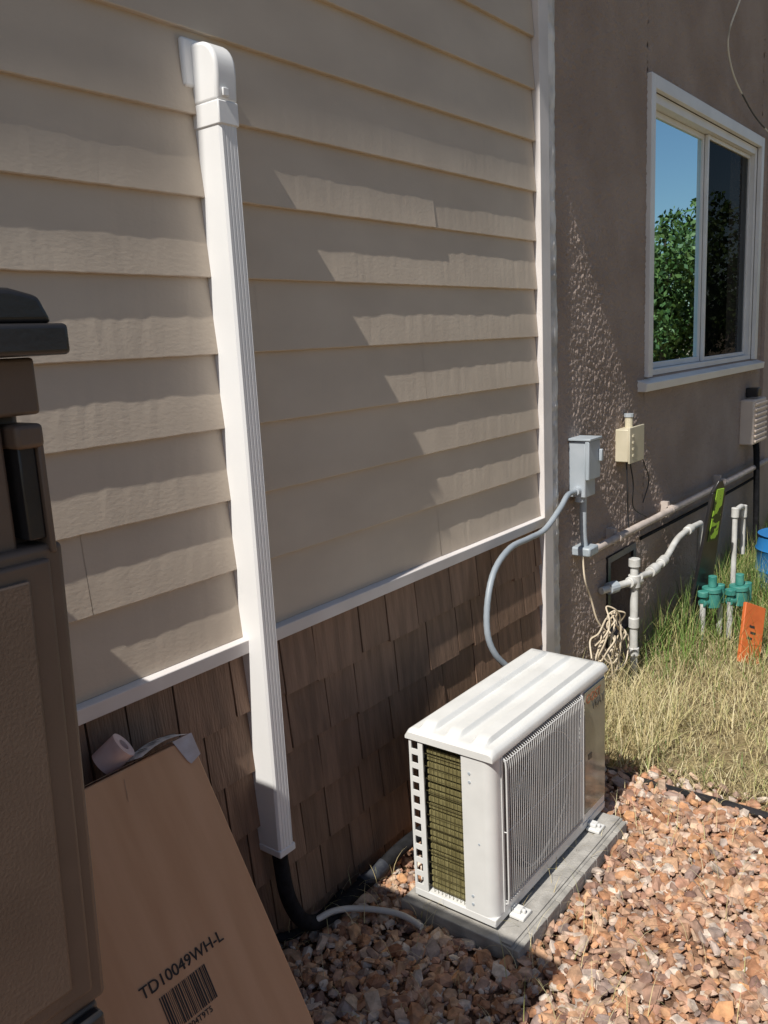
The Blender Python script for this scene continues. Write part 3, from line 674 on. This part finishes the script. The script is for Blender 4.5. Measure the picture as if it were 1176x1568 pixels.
# ------------------------------------------------------------------ trees and fence (seen mirrored in the window)
def tree(name,x,y,h,cr,nl=9000,cb=0.25):
    e=empty(name); b=B()
    b.tube([(x,y,-0.05),(x+0.05,y,h*0.2),(x-0.04,y+0.05,h*0.45),(x+0.03,y,h*0.8)],lambda t:0.13*(1-0.85*t)*h/5,10)
    tips=[]
    for i in range(16):
        a=random.uniform(0,6.28); z0=h*random.uniform(0.2,0.55); L=cr*random.uniform(0.5,0.95); dz=random.uniform(0.1,0.55)*L
        p0=Vector((x,y,z0)); p1=p0+Vector((math.cos(a)*L*.5,math.sin(a)*L*.5,dz*.6)); p2=p0+Vector((math.cos(a)*L,math.sin(a)*L,dz))
        b.tube([p0,p1,p2],lambda t:0.045*(1-0.8*t)*h/5,6); tips+= [p1,p2]
    b.obj("trunk_and_limbs",M_bark,e,smooth=True)
    ctr=[]
    for i in range(46):
        u=Vector((random.gauss(0,1),random.gauss(0,1),random.gauss(0,1))).normalized()*random.uniform(0.35,1.0)
        zc=h*0.52; c0=Vector((x+u.x*cr*.85,y+u.y*cr*.85,zc+u.z*h*0.38)); ctr.append((c0,random.uniform(0.16,0.34)*cr))
    for t in tips: ctr.append((t,0.22*cr))
    pick=rng.integers(0,len(ctr),nl); cc=np.array([tuple(c[0]) for c in ctr])[pick]; rr=np.array([c[1] for c in ctr])[pick]
    g=rng.normal(0,1,(nl,3)); g/=np.linalg.norm(g,axis=1)[:,None]; P=cc+g*(rr*rng.uniform(0.3,1,nl)**0.5)[:,None]
    P[:,2]=np.maximum(P[:,2],0.1)
    q1=rng.normal(0,1,(nl,3)); q1/=np.linalg.norm(q1,axis=1)[:,None]; q2=np.cross(q1,rng.normal(0,1,(nl,3))); q2/=np.linalg.norm(q2,axis=1)[:,None]
    s=rng.uniform(0.04,0.075,nl)[:,None]
    VV=np.stack([P-q1*s,P+q2*s*0.55,P+q1*s,P-q2*s*0.55],1); FF=np.arange(nl*4).reshape(-1,4)
    npmesh("crown",VV.reshape(-1,3),FF,M_leaf,e,4)
tree("broadleaf_tree",15.5,-3.9,4.3,1.75,15000)
tree("broadleaf_tree",18.0,-6.4,3.3,2.0,8000)
tree("broadleaf_tree",21,-3.0,4.6,2.2,7000)
b=B(); x=-6.0
while x<24:
    b.box(x,x+0.135,-7.52,-7.50,0,1.8+random.uniform(-.01,.01)); x+=0.14
b.box(-6,24,-7.56,-7.525,0.4,0.49).box(-6,24,-7.56,-7.525,1.4,1.49)
b.obj("wooden_fence",M_fence)
b=B(); y=-7.4
while y<6:
    b.box(24.0,24.02,y,y+0.135,0,1.8+random.uniform(-.01,.01)); y+=0.14
b.obj("wooden_fence",M_fence)

# ------------------------------------------------------------------ light
sd=Vector((-0.78,-SY,1.0)).normalized()
sl=bpy.data.lights.new("sun",'SUN'); sl.energy=5.0; sl.angle=math.radians(0.5); sl.color=(1.0,0.955,0.88)
so=bpy.data.objects.new("sun",sl); C.objects.link(so); so.rotation_euler=(-sd).to_track_quat('-Z','Y').to_euler(); so.location=(-8,-3,10)
w=bpy.data.worlds.new("World"); scene.world=w; w.use_nodes=True; nt=w.node_tree
bg=nt.nodes["Background"]; sky=nt.nodes.new("ShaderNodeTexSky"); sky.sky_type='NISHITA'; sky.sun_disc=False
sky.sun_elevation=math.asin(sd.z); sky.sun_rotation=math.atan2(sd.x,sd.y); sky.dust_density=0.6
nt.links.new(sky.outputs[0],bg.inputs[0]); bg.inputs[1].default_value=0.072
# ------------------------------------------------------------------ camera
cd=bpy.data.cameras.new("camera"); cam=bpy.data.objects.new("camera",cd); C.objects.link(cam); scene.camera=cam
cd.sensor_fit='VERTICAL'; cd.sensor_height=36; cd.sensor_width=27; cd.lens=36*1291/1568; cd.clip_start=0.02; cd.clip_end=500
H1=(.6098,-.1862,.7703);H2=(-.7909,-.0817,.6064);Vv=(.0499,.9791,.1970)
R3=Matrix(((H1[0],-H1[1],-H1[2]),(H2[0],-H2[1],-H2[2]),(-Vv[0],Vv[1],Vv[2])))
cam.matrix_world=Matrix.Translation((0,-1.55,1.63))@R3.to_4x4()
scene.view_settings.view_transform='Standard'; scene.view_settings.look='None'; scene.view_settings.exposure=0
